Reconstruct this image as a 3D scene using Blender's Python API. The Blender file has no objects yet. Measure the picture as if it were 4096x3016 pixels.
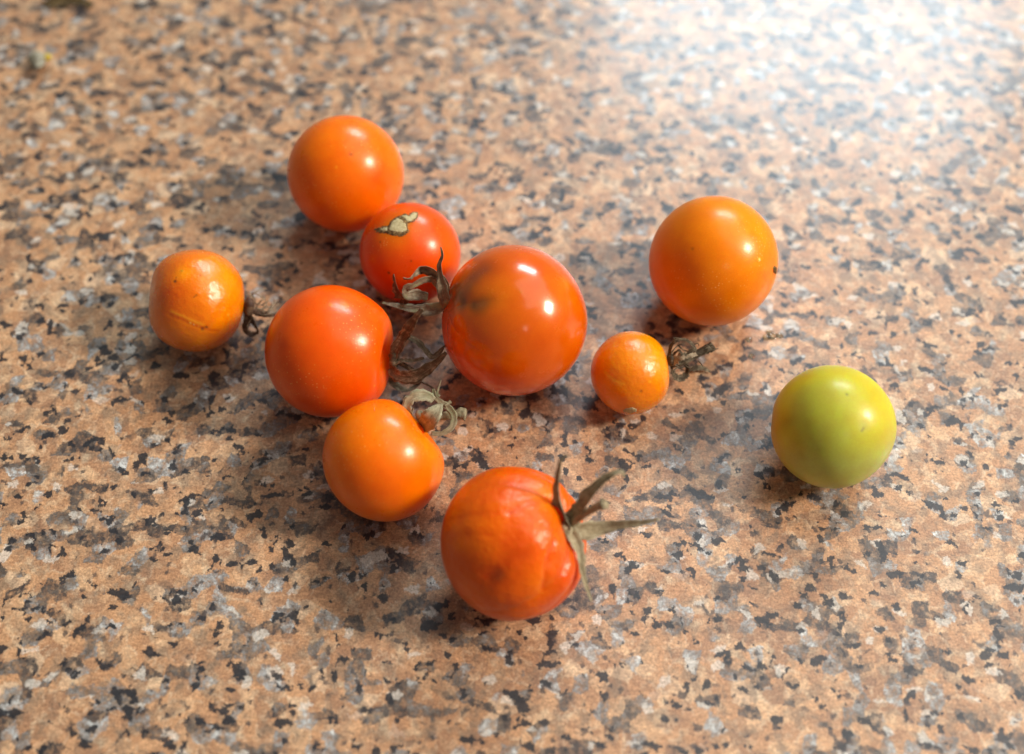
import bpy, bmesh, math, random
import numpy as np
from mathutils import Vector, Matrix, geometry as mgeo

C = bpy.context.scene
COL = C.collection
rnd = random.Random(7)
R = math.radians

# ------------------------------------------------------------------ camera
PITCH = R(58)
HC = 0.19
TANV = math.tan(R(18))
cam_d = bpy.data.cameras.new("camera")
cam = bpy.data.objects.new("camera", cam_d)
COL.objects.link(cam)
cam.location = (0, -HC / math.tan(PITCH), HC)
cam.rotation_euler = (R(90) - PITCH, 0, 0)
cam_d.sensor_fit = 'HORIZONTAL'
cam_d.sensor_width = 36
cam_d.lens = 18 / (TANV * 4096 / 3016)
cam_d.clip_start = 0.01
cam_d.clip_end = 20
cam_d.dof.use_dof = True
cam_d.dof.focus_distance = 0.2075
cam_d.dof.aperture_fstop = 8.0
C.camera = cam

# ------------------------------------------------------------------ room light
w = bpy.data.worlds.new("World"); C.world = w; w.use_nodes = True
bg = w.node_tree.nodes["Background"]
bg.inputs[0].default_value = (0.96, 1.0, 0.98, 1)
bg.inputs[1].default_value = 0.15


def area(name, az, el, dist, sx, sy, power, color, aim=(0, 0, 0.008)):
    l = bpy.data.lights.new(name, 'AREA')
    l.shape = 'RECTANGLE'; l.size = sx; l.size_y = sy
    l.energy = power; l.color = color
    o = bpy.data.objects.new(name, l); COL.objects.link(o)
    d = Vector((math.sin(R(az)) * math.cos(R(el)), math.cos(R(az)) * math.cos(R(el)), math.sin(R(el))))
    o.location = Vector(aim) + d * dist
    o.rotation_euler = (-d).to_track_quat('-Z', 'Y').to_euler()
    return o


area("window_light", 19, 37, 1.7, 0.62, 0.30, 18, (0.70, 0.88, 1.0))
area("room_lamp", 93, 37, 1.5, 0.25, 0.25, 26, (1.0, 0.96, 0.90))
area("overhead_fill", 62, 58, 1.6, 1.3, 1.3, 9, (1.0, 1.0, 0.97))  # broad soft fill added overhead, no such source is seen
# a recessed ceiling spot behind the viewer whose cone only reaches the right half
sl = bpy.data.lights.new("ceiling_spot", 'SPOT')
sl.energy = 4; sl.color = (1.0, 0.94, 0.86); sl.spot_size = R(6.4); sl.spot_blend = 0.6; sl.shadow_soft_size = 0.07
so = bpy.data.objects.new("ceiling_spot", sl); COL.objects.link(so)
sd = Vector((math.sin(R(160)) * math.cos(R(43)), math.cos(R(160)) * math.cos(R(43)), math.sin(R(43))))
so.location = Vector((0.085, -0.005, 0.01)) + sd * 1.2
so.rotation_euler = (-sd).to_track_quat('-Z', 'Y').to_euler()

C.view_settings.view_transform = 'Standard'
C.view_settings.look = 'None'
C.view_settings.exposure = 0.06
C.view_settings.gamma = 1.0
C.render.engine = 'CYCLES'
C.cycles.use_denoising = True

# ------------------------------------------------------------------ geometry helpers
CAM = np.array(cam.location)
F = np.array([0, math.cos(PITCH), -math.sin(PITCH)])
UP = np.array([0, math.sin(PITCH), math.cos(PITCH)])
RT = np.array([1.0, 0, 0])
W0, H0 = 2244.0, 1652.0


def ray(x, y):
    u = (x - W0 / 2) / (H0 / 2) * TANV
    v = (H0 / 2 - y) / (H0 / 2) * TANV
    d = F + u * RT + v * UP
    return d / np.linalg.norm(d)


def at(x, y, z_mm=0.0):
    d = ray(x, y)
    t = (z_mm * 0.001 - CAM[2]) / d[2]
    return CAM + t * d


def cnoise(P, f, seed, k=24):
    g = np.random.RandomState(seed)
    D = g.normal(size=(k, 3)); D /= np.linalg.norm(D, axis=1)[:, None]
    D *= f * g.uniform(0.6, 1.4, size=(k, 1))
    ph = g.uniform(0, 6.283, k)
    return np.cos(P @ D.T + ph).sum(1) / math.sqrt(k) * 1.2


def link(name, me, mat=None, parent=None):
    o = bpy.data.objects.new(name, me)
    COL.objects.link(o)
    if mat: me.materials.append(mat)
    if parent: o.parent = parent; o.matrix_parent_inverse = Matrix.Identity(4)
    return o


def tag(o, label=None, cat=None, group=None, kind=None):
    if label: o['label'] = label
    if cat: o['category'] = cat
    if group: o['group'] = group
    if kind: o['kind'] = kind
    return o


def smooth(me):
    me.polygons.foreach_set('use_smooth', [True] * len(me.polygons))
    return me


def gpos(o):
    v = Vector((0, 0, 0))
    while o is not None:
        v += o.location; o = o.parent
    return np.array(v)


# ------------------------------------------------------------------ node helpers
class NT:
    def __init__(s, name):
        s.m = bpy.data.materials.new(name); s.m.use_nodes = True
        s.t = s.m.node_tree; s.n = s.t.nodes; s.l = s.t.links
        s.b = s.n['Principled BSDF']

    def new(s, typ, **kw):
        n = s.n.new(typ)
        for k, v in kw.items(): setattr(n, k, v)
        return n

    def put(s, inp, v):
        if hasattr(v, 'is_linked') or isinstance(v, bpy.types.NodeSocket): s.l.new(v, inp)
        else: inp.default_value = v

    def math(s, op, a, b=0.0, c=None, clamp=False):
        n = s.new('ShaderNodeMath', operation=op, use_clamp=clamp)
        s.put(n.inputs[0], a); s.put(n.inputs[1], b)
        if c is not None: s.put(n.inputs[2], c)
        return n.outputs[0]

    def vmath(s, op, a, b=(0, 0, 0)):
        n = s.new('ShaderNodeVectorMath', operation=op)
        s.put(n.inputs[0], a)
        if op == 'SCALE': s.put(n.inputs['Scale'], b)
        else: s.put(n.inputs[1], b)
        return n.outputs[0]

    def mix(s, f, a, b, blend='MIX'):
        n = s.new('ShaderNodeMix', data_type='RGBA', blend_type=blend)
        s.put(n.inputs[0], f); s.put(n.inputs[6], a); s.put(n.inputs[7], b)
        return n.outputs[2]

    def noise(s, vec, scale, detail=2.0, rough=0.5, dim='3D', color=False):
        n = s.new('ShaderNodeTexNoise', noise_dimensions=dim)
        s.put(n.inputs['Vector'], vec); n.inputs['Scale'].default_value = scale
        n.inputs['Detail'].default_value = detail; n.inputs['Roughness'].default_value = rough
        return n.outputs['Color' if color else 'Fac']

    def vor(s, vec, scale, feature='F1', rand=1.0):
        n = s.new('ShaderNodeTexVoronoi', voronoi_dimensions='2D', feature=feature)
        s.put(n.inputs['Vector'], vec); n.inputs['Scale'].default_value = scale
        n.inputs['Randomness'].default_value = rand
        return n

    def sep(s, col):
        n = s.new('ShaderNodeSeparateColor'); s.put(n.inputs[0], col); return n.outputs

    def ramp(s, f, stops, interp='LINEAR'):
        n = s.new('ShaderNodeValToRGB'); e = n.color_ramp; e.interpolation = interp
        while len(e.elements) < len(stops): e.elements.new(0.5)
        for el, (p, c) in zip(e.elements, stops):
            el.position = p; el.color = (*c, 1) if len(c) == 3 else c
        s.put(n.inputs[0], f); return n.outputs[0]

    def step(s, f, lo, hi):
        n = s.new('ShaderNodeMapRange', interpolation_type='SMOOTHSTEP')
        s.put(n.inputs[0], f); n.inputs[1].default_value = lo; n.inputs[2].default_value = hi
        return n.outputs[0]

    def bump(s, h, strength, dist, normal=None):
        n = s.new('ShaderNodeBump'); s.put(n.inputs['Height'], h)
        n.inputs['Strength'].default_value = strength; n.inputs['Distance'].default_value = dist
        if normal is not None: s.l.new(normal, n.inputs['Normal'])
        return n.outputs[0]


# ------------------------------------------------------------------ countertop
def granite():
    g = NT('granite_laminate')
    co = g.new('ShaderNodeTexCoord').outputs['Object']
    mm = g.vmath('MULTIPLY', co, (1000.0, 900.0, 1000.0))

    def warp(vec, f, amp, off):
        n = g.noise(g.vmath('ADD', vec, off), f, 2.0, 0.55, color=True)
        return g.vmath('ADD', vec, g.vmath('SCALE', g.vmath('SUBTRACT', n, (0.5, 0.5, 0.5)), amp))

    def stretch(vec, rot, sx, sy):
        n = g.new('ShaderNodeMapping'); g.put(n.inputs[0], vec)
        n.inputs['Rotation'].default_value = (0, 0, rot); n.inputs['Scale'].default_value = (sx, sy, 1)
        return n.outputs[0]

    fz = g.vmath('SCALE', g.vmath('SUBTRACT', g.noise(mm, 3.2, 3.0, 0.8, color=True), (0.5, 0.5, 0.5)), 1.25)
    mf = g.vmath('ADD', mm, fz)                                   # fuzzy, dithered grain borders
    p1 = warp(warp(mf, 0.28, 2.2, (3, 7, 1)), 1.1, 0.8, (13, 2, 5))
    # feldspar body: patches of warm orange to peach and brown
    v1 = g.vor(stretch(p1, 0.5, 0.9, 1.1), 1 / 3.0)
    c1 = g.sep(v1.outputs['Color'])
    base = g.ramp(c1[0], [(0.0, (0.25, 0.115, 0.052)), (0.22, (0.37, 0.17, 0.072)), (0.5, (0.47, 0.22, 0.088)),
                          (0.8, (0.56, 0.285, 0.125)), (0.93, (0.66, 0.39, 0.20)), (1.0, (0.74, 0.54, 0.36))])
    v1b = g.vor(g.vmath('ADD', warp(p1, 1.6, 0.8, (4, 4, 9)), (71, 13, 0)), 1 / 1.5)
    c1b = g.sep(v1b.outputs['Color'])
    base = g.mix(0.42, base, g.ramp(c1b[0], [(0, (0.24, 0.11, 0.05)), (0.4, (0.44, 0.205, 0.082)), (0.8, (0.60, 0.32, 0.15)), (1, (0.72, 0.48, 0.28))]))
    # pale seams along some grain borders
    ed = g.vor(stretch(p1, 0.5, 0.9, 1.1), 1 / 3.0, feature='DISTANCE_TO_EDGE').outputs['Distance']
    seam = g.math('MULTIPLY', g.step(ed, 0.10, 0.0), g.step(g.noise(mm, 0.35, 2.0, 0.5), 0.48, 0.62))
    base = g.mix(g.math('MULTIPLY', seam, 0.6), base, (0.70, 0.50, 0.32, 1))
    # brown translucent clouds and olive shades
    cl = g.noise(g.vmath('ADD', p1, (31, 0, 3)), 0.30, 4.0, 0.7)
    base = g.mix(g.math('MULTIPLY', g.step(cl, 0.47, 0.64), 0.72), base, (0.19, 0.12, 0.068, 1))
    cl2 = g.noise(g.vmath('ADD', p1, (3, 60, 3)), 0.42, 4.0, 0.65)
    base = g.mix(g.math('MULTIPLY', g.step(cl2, 0.53, 0.72), 0.6), base, (0.63, 0.47, 0.30, 1))
    base = g.mix(0.14, base, (0.36, 0.31, 0.27, 1))
    # quartz: grey-brown to blue-grey to white, each grain graded inside
    p2 = warp(warp(g.vmath('ADD', mf, (200, 40, 0)), 0.30, 1.9, (9, 1, 4)), 1.2, 0.7, (1, 8, 2))
    q2 = stretch(p2, -0.7, 0.85, 1.15)
    v2 = g.vor(q2, 1 / 2.5)
    c2 = g.sep(v2.outputs['Color'])
    dens = g.noise(g.vmath('ADD', mm, (17, 90, 0)), 0.13, 2.0, 0.5)
    sel2 = g.step(g.math('ADD', c2[0], g.math('MULTIPLY', g.math('SUBTRACT', dens, 0.5), 0.8)), 0.65, 0.69)
    n2 = g.noise(p2, 0.55, 4.0, 0.72)
    tone = g.math('ADD', g.math('ADD', -0.05, g.math('MULTIPLY', c2[1], 0.74)), g.math('MULTIPLY', g.math('SUBTRACT', n2, 0.5), 2.0), clamp=True)
    quartz = g.ramp(tone, [(0.0, (0.03, 0.027, 0.029)), (0.28, (0.095, 0.075, 0.062)), (0.5, (0.18, 0.165, 0.155)),
                           (0.72, (0.33, 0.325, 0.32)), (0.9, (0.55, 0.555, 0.54)), (1.0, (0.74, 0.74, 0.72))])
    edge2 = g.step(g.noise(p2, 1.1, 3.0, 0.7), 0.34, 0.56)
    col = g.mix(g.math('MULTIPLY', sel2, g.math('ADD', 0.30, g.math('MULTIPLY', edge2, 0.66))), base, quartz)
    # white slivers
    p5 = warp(g.vmath('ADD', p2, (55, 155, 0)), 1.1, 0.9, (6, 6, 6))
    c5 = g.sep(g.vor(stretch(p5, 1.1, 0.75, 1.25), 1 / 1.5).outputs['Color'])
    col = g.mix(g.math('MULTIPLY', g.step(g.math('ADD', c5[0], g.math('MULTIPLY', sel2, 0.035)), 0.962, 0.98), 0.6), col, (0.64, 0.58, 0.51, 1))
    # biotite: black ragged flakes in chains
    p3 = warp(warp(g.vmath('ADD', mf, (-120, 77, 0)), 0.5, 1.7, (2, 5, 8)), 1.8, 0.6, (7, 7, 1))
    c3 = g.sep(g.vor(stretch(p3, 0.9, 0.85, 1.2), 1 / 1.3).outputs['Color'])
    clump = g.noise(g.vmath('ADD', mm, (-40, 33, 0)), 0.22, 3.0, 0.6)
    near = g.math('MULTIPLY', sel2, 0.08)
    s3 = g.math('ADD', g.math('ADD', c3[0], near), g.math('MULTIPLY', g.math('SUBTRACT', clump, 0.5), 1.5))
    sel3 = g.step(s3, 0.94, 0.965)
    n3 = g.noise(p3, 2.4, 3.0, 0.7)
    black = g.ramp(n3, [(0.3, (0.008, 0.008, 0.011)), (0.62, (0.02, 0.019, 0.023)), (0.85, (0.09, 0.08, 0.078))])
    col = g.mix(g.math('MULTIPLY', sel3, 0.95), col, black)
    c4 = g.sep(g.vor(warp(g.vmath('ADD', mf, (300, 0, 0)), 2.5, 0.4, (1, 1, 1)), 1 / 0.75).outputs['Color'])
    s4 = g.math('ADD', c4[0], g.math('MULTIPLY', g.math('SUBTRACT', clump, 0.5), 0.3))
    col = g.mix(g.math('MULTIPLY', g.step(s4, 0.955, 0.985), 0.8), col, (0.05, 0.038, 0.036, 1))
    # fine streaks and print grain
    st = g.noise(stretch(mm, 0.35, 1.0, 2.4), 0.9, 5.0, 0.8)
    col = g.mix(1.0, col, g.ramp(st, [(0.25, (0.60, 0.57, 0.54)), (0.5, (1, 1, 1)), (0.75, (1.36, 1.36, 1.34))]), 'MULTIPLY')
    gr = g.noise(mm, 2.3, 4.0, 0.9)
    col = g.mix(1.0, col, g.ramp(gr, [(0.32, (0.46, 0.44, 0.43)), (0.5, (1, 1, 1)), (0.68, (1.52, 1.54, 1.56))]), 'MULTIPLY')
    col = g.mix(1.0, col, (0.99, 0.95, 0.90, 1), 'MULTIPLY')
    g.put(g.b.inputs['Base Color'], col)
    rg = g.noise(mm, 1.2, 3.0, 0.6)
    g.put(g.b.inputs['Roughness'], g.math('ADD', 0.38, g.math('MULTIPLY', rg, 0.14)))
    g.b.inputs['Specular IOR Level'].default_value = 0.50
    g.b.inputs['Coat Weight'].default_value = 0.32
    g.b.inputs['Coat Roughness'].default_value = 0.20
    bh = g.math('ADD', g.math('MULTIPLY', g.noise(mm, 2.6, 3.0, 0.65), 1.0), g.math('MULTIPLY', g.noise(stretch(mm, 0.1, 0.5, 1.6), 0.8, 2.0, 0.5), 1.2))
    g.put(g.b.inputs['Normal'], g.bump(bh, 0.5, 0.00007))
    return g.m


def countertop():
    bm = bmesh.new()
    x, y0, y1, zt, zb = 0.85, -0.30, 0.38, 0.0, -0.038
    # front edge post-formed (rounded), the rest square
    prof = [(y1, zb), (y1, zt)]
    r = 0.012
    for i in range(9):
        a = R(90) * i / 8
        prof.append((y0 + r - r * math.sin(a), zt - r + r * math.cos(a)))
    prof.append((y0, zb))
    L = [bm.verts.new((-x, p[0], p[1])) for p in prof]
    Rr = [bm.verts.new((x, p[0], p[1])) for p in prof]
    n = len(prof)
    for i in range(n):
        j = (i + 1) % n
        bm.faces.new((L[i], L[j], Rr[j], Rr[i]))
    bm.faces.new(L[::-1]); bm.faces.new(Rr)
    bmesh.ops.recalc_face_normals(bm, faces=bm.faces)
    me = bpy.data.meshes.new('countertop'); bm.to_mesh(me); bm.free()
    o = link('countertop', me, granite())
    tag(o, 'speckled orange, grey and black granite patterned countertop', None, None, 'structure')
    return o


countertop()

# ------------------------------------------------------------------ tomato material
def skin_mat(name, rough=0.3, speck=0.25, coat=0.25, bump=0.25, sss=0.35, wr=0.0):
    g = NT(name)
    at_ = g.new('ShaderNodeAttribute', attribute_name='Col')
    co = g.new('ShaderNodeTexCoord').outputs['Object']
    mm = g.vmath('SCALE', co, 1000.0)
    big = g.noise(mm, 0.16, 3.0, 0.55)
    col = g.mix(1.0, at_.outputs['Color'], g.ramp(big, [(0.3, (0.93, 0.84, 0.8)), (0.5, (1, 1, 1)), (0.7, (1.05, 1.16, 1.1))]), 'MULTIPLY')
    fn = g.noise(mm, 4.2, 3.0, 0.7)
    col = g.mix(1.0, col, g.ramp(fn, [(0.3, (0.95, 0.90, 0.9)), (0.5, (1, 1, 1)), (0.7, (1.05, 1.09, 1.06))]), 'MULTIPLY')
    v = g.new('ShaderNodeTexVoronoi', voronoi_dimensions='3D')
    g.put(v.inputs['Vector'], mm); v.inputs['Scale'].default_value = 1.7
    dots = g.step(v.outputs['Distance'], 0.30, 0.10)
    pick = g.step(g.sep(v.outputs['Color'])[0], 0.45, 0.6)
    area_ = g.step(g.noise(mm, 0.11, 2.0, 0.5), 0.42, 0.66)
    f = g.math('MULTIPLY', g.math('MULTIPLY', dots, pick), g.math('MULTIPLY', area_, speck))
    col = g.mix(f, col, (0.93, 0.48, 0.13, 1))
    g.put(g.b.inputs['Base Color'], col)
    g.put(g.b.inputs['Roughness'], g.math('ADD', rough - 0.12, g.math('MULTIPLY', g.noise(mm, 0.35, 4.0, 0.7), 0.24)))
    g.b.inputs['Specular IOR Level'].default_value = 0.36
    g.b.inputs['Specular Tint'].default_value = (1.0, 0.80, 0.58, 1)
    g.b.inputs['Subsurface Weight'].default_value = sss
    g.b.inputs['Subsurface Radius'].default_value = (1.0, 0.16, 0.02)
    g.b.inputs['Subsurface Scale'].default_value = 0.0055
    g.b.inputs['Coat Weight'].default_value = coat
    g.b.inputs['Coat Roughness'].default_value = 0.13
    h = g.math('ADD', g.math('MULTIPLY', g.noise(mm, 1.1, 3.0, 0.6), 0.7), g.math('MULTIPLY', fn, 0.45))
    if wr: h = g.math('ADD', h, g.math('MULTIPLY', g.noise(mm, 0.30, 3.0, 0.6), wr * 2.5))
    nrm = g.bump(h, bump, 0.00009)
    g.put(g.b.inputs['Normal'], nrm)
    g.put(g.b.inputs['Coat Normal'], nrm)
    return g.m


def sepal_mat(name, dark, mid, pale, green=None):
    g = NT(name)
    co = g.new('ShaderNodeTexCoord').outputs['Object']
    mm = g.vmath('SCALE', co, 1000.0)
    at_ = g.new('ShaderNodeAttribute', attribute_name='Rib')
    s = g.sep(at_.outputs['Color'])           # r = along, g = across
    fib = g.new('ShaderNodeCombineXYZ')
    g.put(fib.inputs[0], g.math('MULTIPLY', s[0], 3.0)); g.put(fib.inputs[1], g.math('MULTIPLY', s[1], 14.0))
    fb = g.noise(fib.outputs[0], 1.0, 3.0, 0.6)
    bl = g.noise(mm, 0.9, 4.0, 0.65)
    k = g.math('ADD', g.math('MULTIPLY', fb, 0.5), g.math('MULTIPLY', bl, 0.6))
    col = g.ramp(k, [(0.34, dark), (0.55, mid), (0.74, pale)])
    if green: col = g.mix(g.step(g.noise(mm, 0.35, 2.0, 0.5), 0.5, 0.65), col, (*green, 1))
    across = g.math('ABSOLUTE', g.math('SUBTRACT', s[1], 0.5))
    rim = g.math('MULTIPLY', g.step(g.math('ADD', across, g.math('MULTIPLY', bl, 0.10)), 0.48, 0.54), 0.42)
    col = g.mix(rim, col, (*pale, 1))
    g.put(g.b.inputs['Base Color'], col)
    g.b.inputs['Roughness'].default_value = 0.72
    g.b.inputs['Specular IOR Level'].default_value = 0.3
    g.put(g.b.inputs['Normal'], g.bump(g.math('ADD', fb, bl), 0.7, 0.00022))
    return g.m


# ------------------------------------------------------------------ tomato builder
NU, NV = 300, 150


class Tomato:
    def __init__(s, box, axis, squash=0.0, dent=(0.12, 0.45), shoulder=0.0, lobes=(0, 0.0, 0.0), bumps=(), lump=(0.006, 2.2),
                 fine=0.0, seed=1, stretch=(1, 1), ripeness=0.20):
        x0, x1, y0, y1 = box
        a, b = ray(x0, (y0 + y1) / 2), ray(x1, (y0 + y1) / 2)
        c, d = ray((x0 + x1) / 2, y0), ray((x0 + x1) / 2, y1)
        ax = a + b + c + d; ax /= np.linalg.norm(ax)
        al = (math.acos(a @ b) + math.acos(c @ d)) / 4
        t = CAM[2] / (math.sin(al) - ax[2])
        s.r = t * math.sin(al); s.c = CAM + t * ax
        # local view basis
        s.vw = -ax
        s.vr = np.cross(UP, s.vw); s.vr /= np.linalg.norm(s.vr)
        s.vu = np.cross(s.vw, s.vr)
        s.ax = s.loc(axis)
        q = np.cross(s.ax, [0.13, 0.31, 0.94]); q /= np.linalg.norm(q)
        s.q = q; s.p = np.cross(s.ax, q)
        s.squash, s.dent, s.shoulder, s.lobes, s.lump, s.fine, s.seed = squash, dent, shoulder, lobes, lump, fine, seed
        s.bumps = [(s.loc(b[0]), b[1], b[2]) for b in bumps]
        s.stretch = stretch; s.ripeness = ripeness
        an = np.linspace(0, 2 * math.pi, 72)
        sil = np.cos(an)[:, None] * s.vr + np.sin(an)[:, None] * s.vu
        s.r *= s.r / float(s.R(sil).mean())
        # rest on the counter
        D = s.grid()
        s.c = s.c.copy(); s.c[2] = -(s.R(D) * D[:, 2]).min() - 0.00004

    def loc(s, v):
        q = s.vr * v[0] + s.vu * v[1] + s.vw * v[2]
        return q / np.linalg.norm(q)

    def grid(s):
        th = np.linspace(0, math.pi, NV + 1)[1:-1]
        ph = np.arange(NU) / NU * 2 * math.pi
        T, P = np.meshgrid(th, ph, indexing='ij')
        D = (np.cos(T)[..., None] * s.ax + (np.sin(T) * np.cos(P))[..., None] * s.p + (np.sin(T) * np.sin(P))[..., None] * s.q).reshape(-1, 3)
        return np.vstack([s.ax[None], D, -s.ax[None]])

    def R(s, D):
        D = np.atleast_2d(D)
        ct = np.clip(D @ s.ax, -1, 1); th = np.arccos(ct)
        ph = np.arctan2(D @ s.q, D @ s.p)
        k = 1 - s.squash * ct ** 2
        if s.dent[0]: k = k - s.dent[0] * np.exp(-(th / s.dent[1]) ** 2)
        if s.shoulder: k = k + s.shoulder * np.exp(-((th - s.dent[1] * 1.7) / 0.35) ** 2)
        n, amp, ph0 = s.lobes
        if n:
            wgt = np.exp(-((th - 0.55) / 0.6) ** 2) + 0.3 * np.exp(-((th - 1.5) / 0.8) ** 2)
            wob = ph0 + 0.45 * np.sin(ph * 2 + s.seed)
            k = k - amp * wgt * (1 - np.abs(np.cos((ph + wob) * n / 2)) ** 0.7)
        k = k + s.lump[0] * cnoise(D, s.lump[1], s.seed)
        if s.fine: k = k + s.fine * cnoise(D, 9, s.seed + 50)
        for d, wd, dep in s.bumps:
            k = k + dep * np.exp(-(np.arccos(np.clip(D @ d, -1, 1)) / wd) ** 2)
        k = k * (1 + (s.stretch[0] - 1) * (D @ s.vr) ** 2 + (s.stretch[1] - 1) * (D @ s.vu) ** 2)
        return s.r * k

    def hit(s, x, y):
        """point of the fruit's surface seen at a place of the photograph"""
        d = ray(x, y); rr = s.r
        for _ in range(14):
            oc = CAM - s.c; b = oc @ d; disc = b * b - oc @ oc + rr * rr
            t = -b - math.sqrt(disc) if disc > 0 else -b
            q = CAM + t * d; n = (q - s.c); n /= np.linalg.norm(n)
            rr = 0.5 * rr + 0.5 * float(s.R(n)[0])
        return n

    def surf(s, n, off=0.0):
        return s.c + n * (float(s.R(n)[0]) + off)

    def mesh(s, base, paints=(), lines=(), fn=None):
        ripe = base[1] < 0.36
        D = s.grid(); rad = s.R(D)
        col = np.tile(np.array(base, float), (len(D), 1))
        if fn is not None: col = fn(s, D, col)
        rad = rad.copy()
        for (x, y, rpx, c, k, pit) in paints:           # blemishes of the skin, and a few painted glints
            n = s.hit(x, y)
            sig = rpx / 11.2 * 0.001 / s.r
            jit = 1 + 0.16 * cnoise(D, 2.2 / max(sig, 0.05), int(x))
            a = k * np.exp(-(np.arccos(np.clip(D @ n, -1, 1)) / (sig * np.clip(jit, 0.4, 2))) ** 2)
            col = col * (1 - a[:, None]) + np.array(c) * a[:, None]
            if pit: rad -= pit * 0.001 * np.exp(-(np.arccos(np.clip(D @ n, -1, 1)) / (sig * 1.1)) ** 2)
        for (pts, wpx, c, k, dep) in lines:             # creases and streaks
            ns = [s.hit(*p) for p in pts]
            seg = []
            for i in range(len(ns) - 1):
                for j in range(24): seg.append(ns[i] + (ns[i + 1] - ns[i]) * j / 24)
            seg = np.array(seg); seg /= np.linalg.norm(seg, axis=1)[:, None]
            dist = np.arccos(np.clip(D @ seg.T, -1, 1)).min(1)
            sig = wpx / 11.2 * 0.001 / s.r
            a = k * np.exp(-(dist / sig) ** 2)
            col = col * (1 - a[:, None]) + np.array(c) * a[:, None]
            rad += dep * 0.001 * np.exp(-(dist / (sig * 1.3)) ** 2)
        if ripe:
            warm = np.clip((col[:, 0] - col[:, 2] - 0.3) / 0.2, 0, 1)          # leaves corky and dark specks alone
            col = col * (1 - warm[:, None] * np.array([0, s.ripeness, 0.9]))
        V = D * rad[:, None]
        m = NV - 1
        faces = []
        for j in range(NU): faces.append((0, 1 + j, 1 + (j + 1) % NU))
        i0 = np.arange(m - 1)[:, None] * NU + 1
        j = np.arange(NU)[None, :]; j2 = (j + 1) % NU
        qd = np.stack([i0 + j, i0 + NU + j, i0 + NU + j2, i0 + j2], -1).reshape(-1, 4)
        faces += qd.tolist()
        last = len(D) - 1; b0 = 1 + (m - 1) * NU
        for k in range(NU): faces.append((last, b0 + (k + 1) % NU, b0 + k))
        me = bpy.data.meshes.new('tomato')
        zb = s.c[2]
        me.from_pydata((V + np.array([0, 0, zb])).tolist(), [], faces)
        smooth(me)
        ca = me.color_attributes.new('Col', 'FLOAT_COLOR', 'POINT')
        ca.data.foreach_set('color', np.hstack([np.clip(col, 0, 1), np.ones((len(D), 1))]).ravel())
        me.update()
        bm = bmesh.new(); bm.from_mesh(me); bmesh.ops.recalc_face_normals(bm, faces=bm.faces); bm.to_mesh(me); bm.free()
        return me


GROUP = 'cherry tomatoes scattered on the countertop'


def place(t, label, me, mat, parts=False):
    """a plain tomato is one mesh; one with parts is an Empty at its base over the fruit"""
    base = Vector((t.c[0], t.c[1], 0.0))
    if parts:
        o = bpy.data.objects.new('tomato', None); COL.objects.link(o)
        o.empty_display_size = 0.005
        f = link('fruit', me, mat, o)
    else:
        o = link('tomato', me, mat)
    o.location = base
    tag(o, label, 'tomato', GROUP)
    return o


# ribbons (sepals) and tubes (stems), given by 3D control points
def spline(P, n):
    P = np.array(P, float); m = len(P); out = []
    for i in range(n):
        u = i / (n - 1) * (m - 1); k = min(int(u), m - 2); f = u - k
        p0, p1, p2, p3 = P[max(k - 1, 0)], P[k], P[k + 1], P[min(k + 2, m - 1)]
        out.append(0.5 * ((2 * p1) + (p2 - p0) * f + (2 * p0 - 5 * p1 + 4 * p2 - p3) * f * f + (3 * p1 - p0 - 3 * p2 + p3) * f ** 3))
    return np.array(out)


def ribbon(name, ctrl, mat, parent, roll=0.0, twist=0.0, cup=0.25, thick=0.16, n=26, seed=0, ragged=0.10):
    """ctrl rows: photo x, photo y, height mm, width mm"""
    g = np.random.RandomState(seed + int(abs(ctrl[0][0])))
    P = np.array([np.append(at(c[0], c[1], c[2]), c[3] * 0.001) for c in ctrl])
    S = spline(P, n); pts = S[:, :3]; wd = np.clip(S[:, 3], 0.00012, None)
    T = np.gradient(pts, axis=0); T /= np.linalg.norm(T, axis=1)[:, None]
    org = gpos(parent) if parent else pts[0] * np.array([1, 1, 0])
    verts, faces, rib = [], [], []
    K = 10
    wob = np.cumsum(g.normal(size=n)) * 0.05
    for i in range(n):
        v = CAM - pts[i]; v /= np.linalg.norm(v)
        side = np.cross(T[i], v); side /= np.linalg.norm(side)
        nor = np.cross(side, T[i])
        a = roll + twist * i / (n - 1) + wob[i]
        sd = side * math.cos(a) + nor * math.sin(a)
        nn = np.cross(sd, T[i])
        h = wd[i] / 2 * (1 + ragged * g.normal())
        th = min(thick * 0.0005, h * 0.8)
        for k in range(K):
            half = K // 2
            if k < half: u = -1 + 2 * k / (half - 1); sgn = 1
            else: u = 1 - 2 * (k - half) / (half - 1); sgn = -1
            off = sd * (u * h) + nn * (cup * h * (u * u) + sgn * th * (1.0 - 0.7 * u * u) - (0.35 * th if abs(u) < 0.2 and sgn > 0 else 0))
            verts.append(pts[i] + off - org); rib.append((i / (n - 1), (u + 1) / 2, 0, 1))
    for i in range(n - 1):
        for k in range(K):
            k2 = (k + 1) % K
            faces.append((i * K + k, i * K + k2, (i + 1) * K + k2, (i + 1) * K + k))
    faces.append(tuple(range(K - 1, -1, -1))); faces.append(tuple(range((n - 1) * K, n * K)))
    me = bpy.data.meshes.new(name); me.from_pydata([tuple(v) for v in verts], [], faces); smooth(me)
    ca = me.color_attributes.new('Rib', 'FLOAT_COLOR', 'POINT')
    ca.data.foreach_set('color', np.array(rib).ravel())
    o = link(name, me, mat, parent)
    if not parent: o.location = org
    return o


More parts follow.
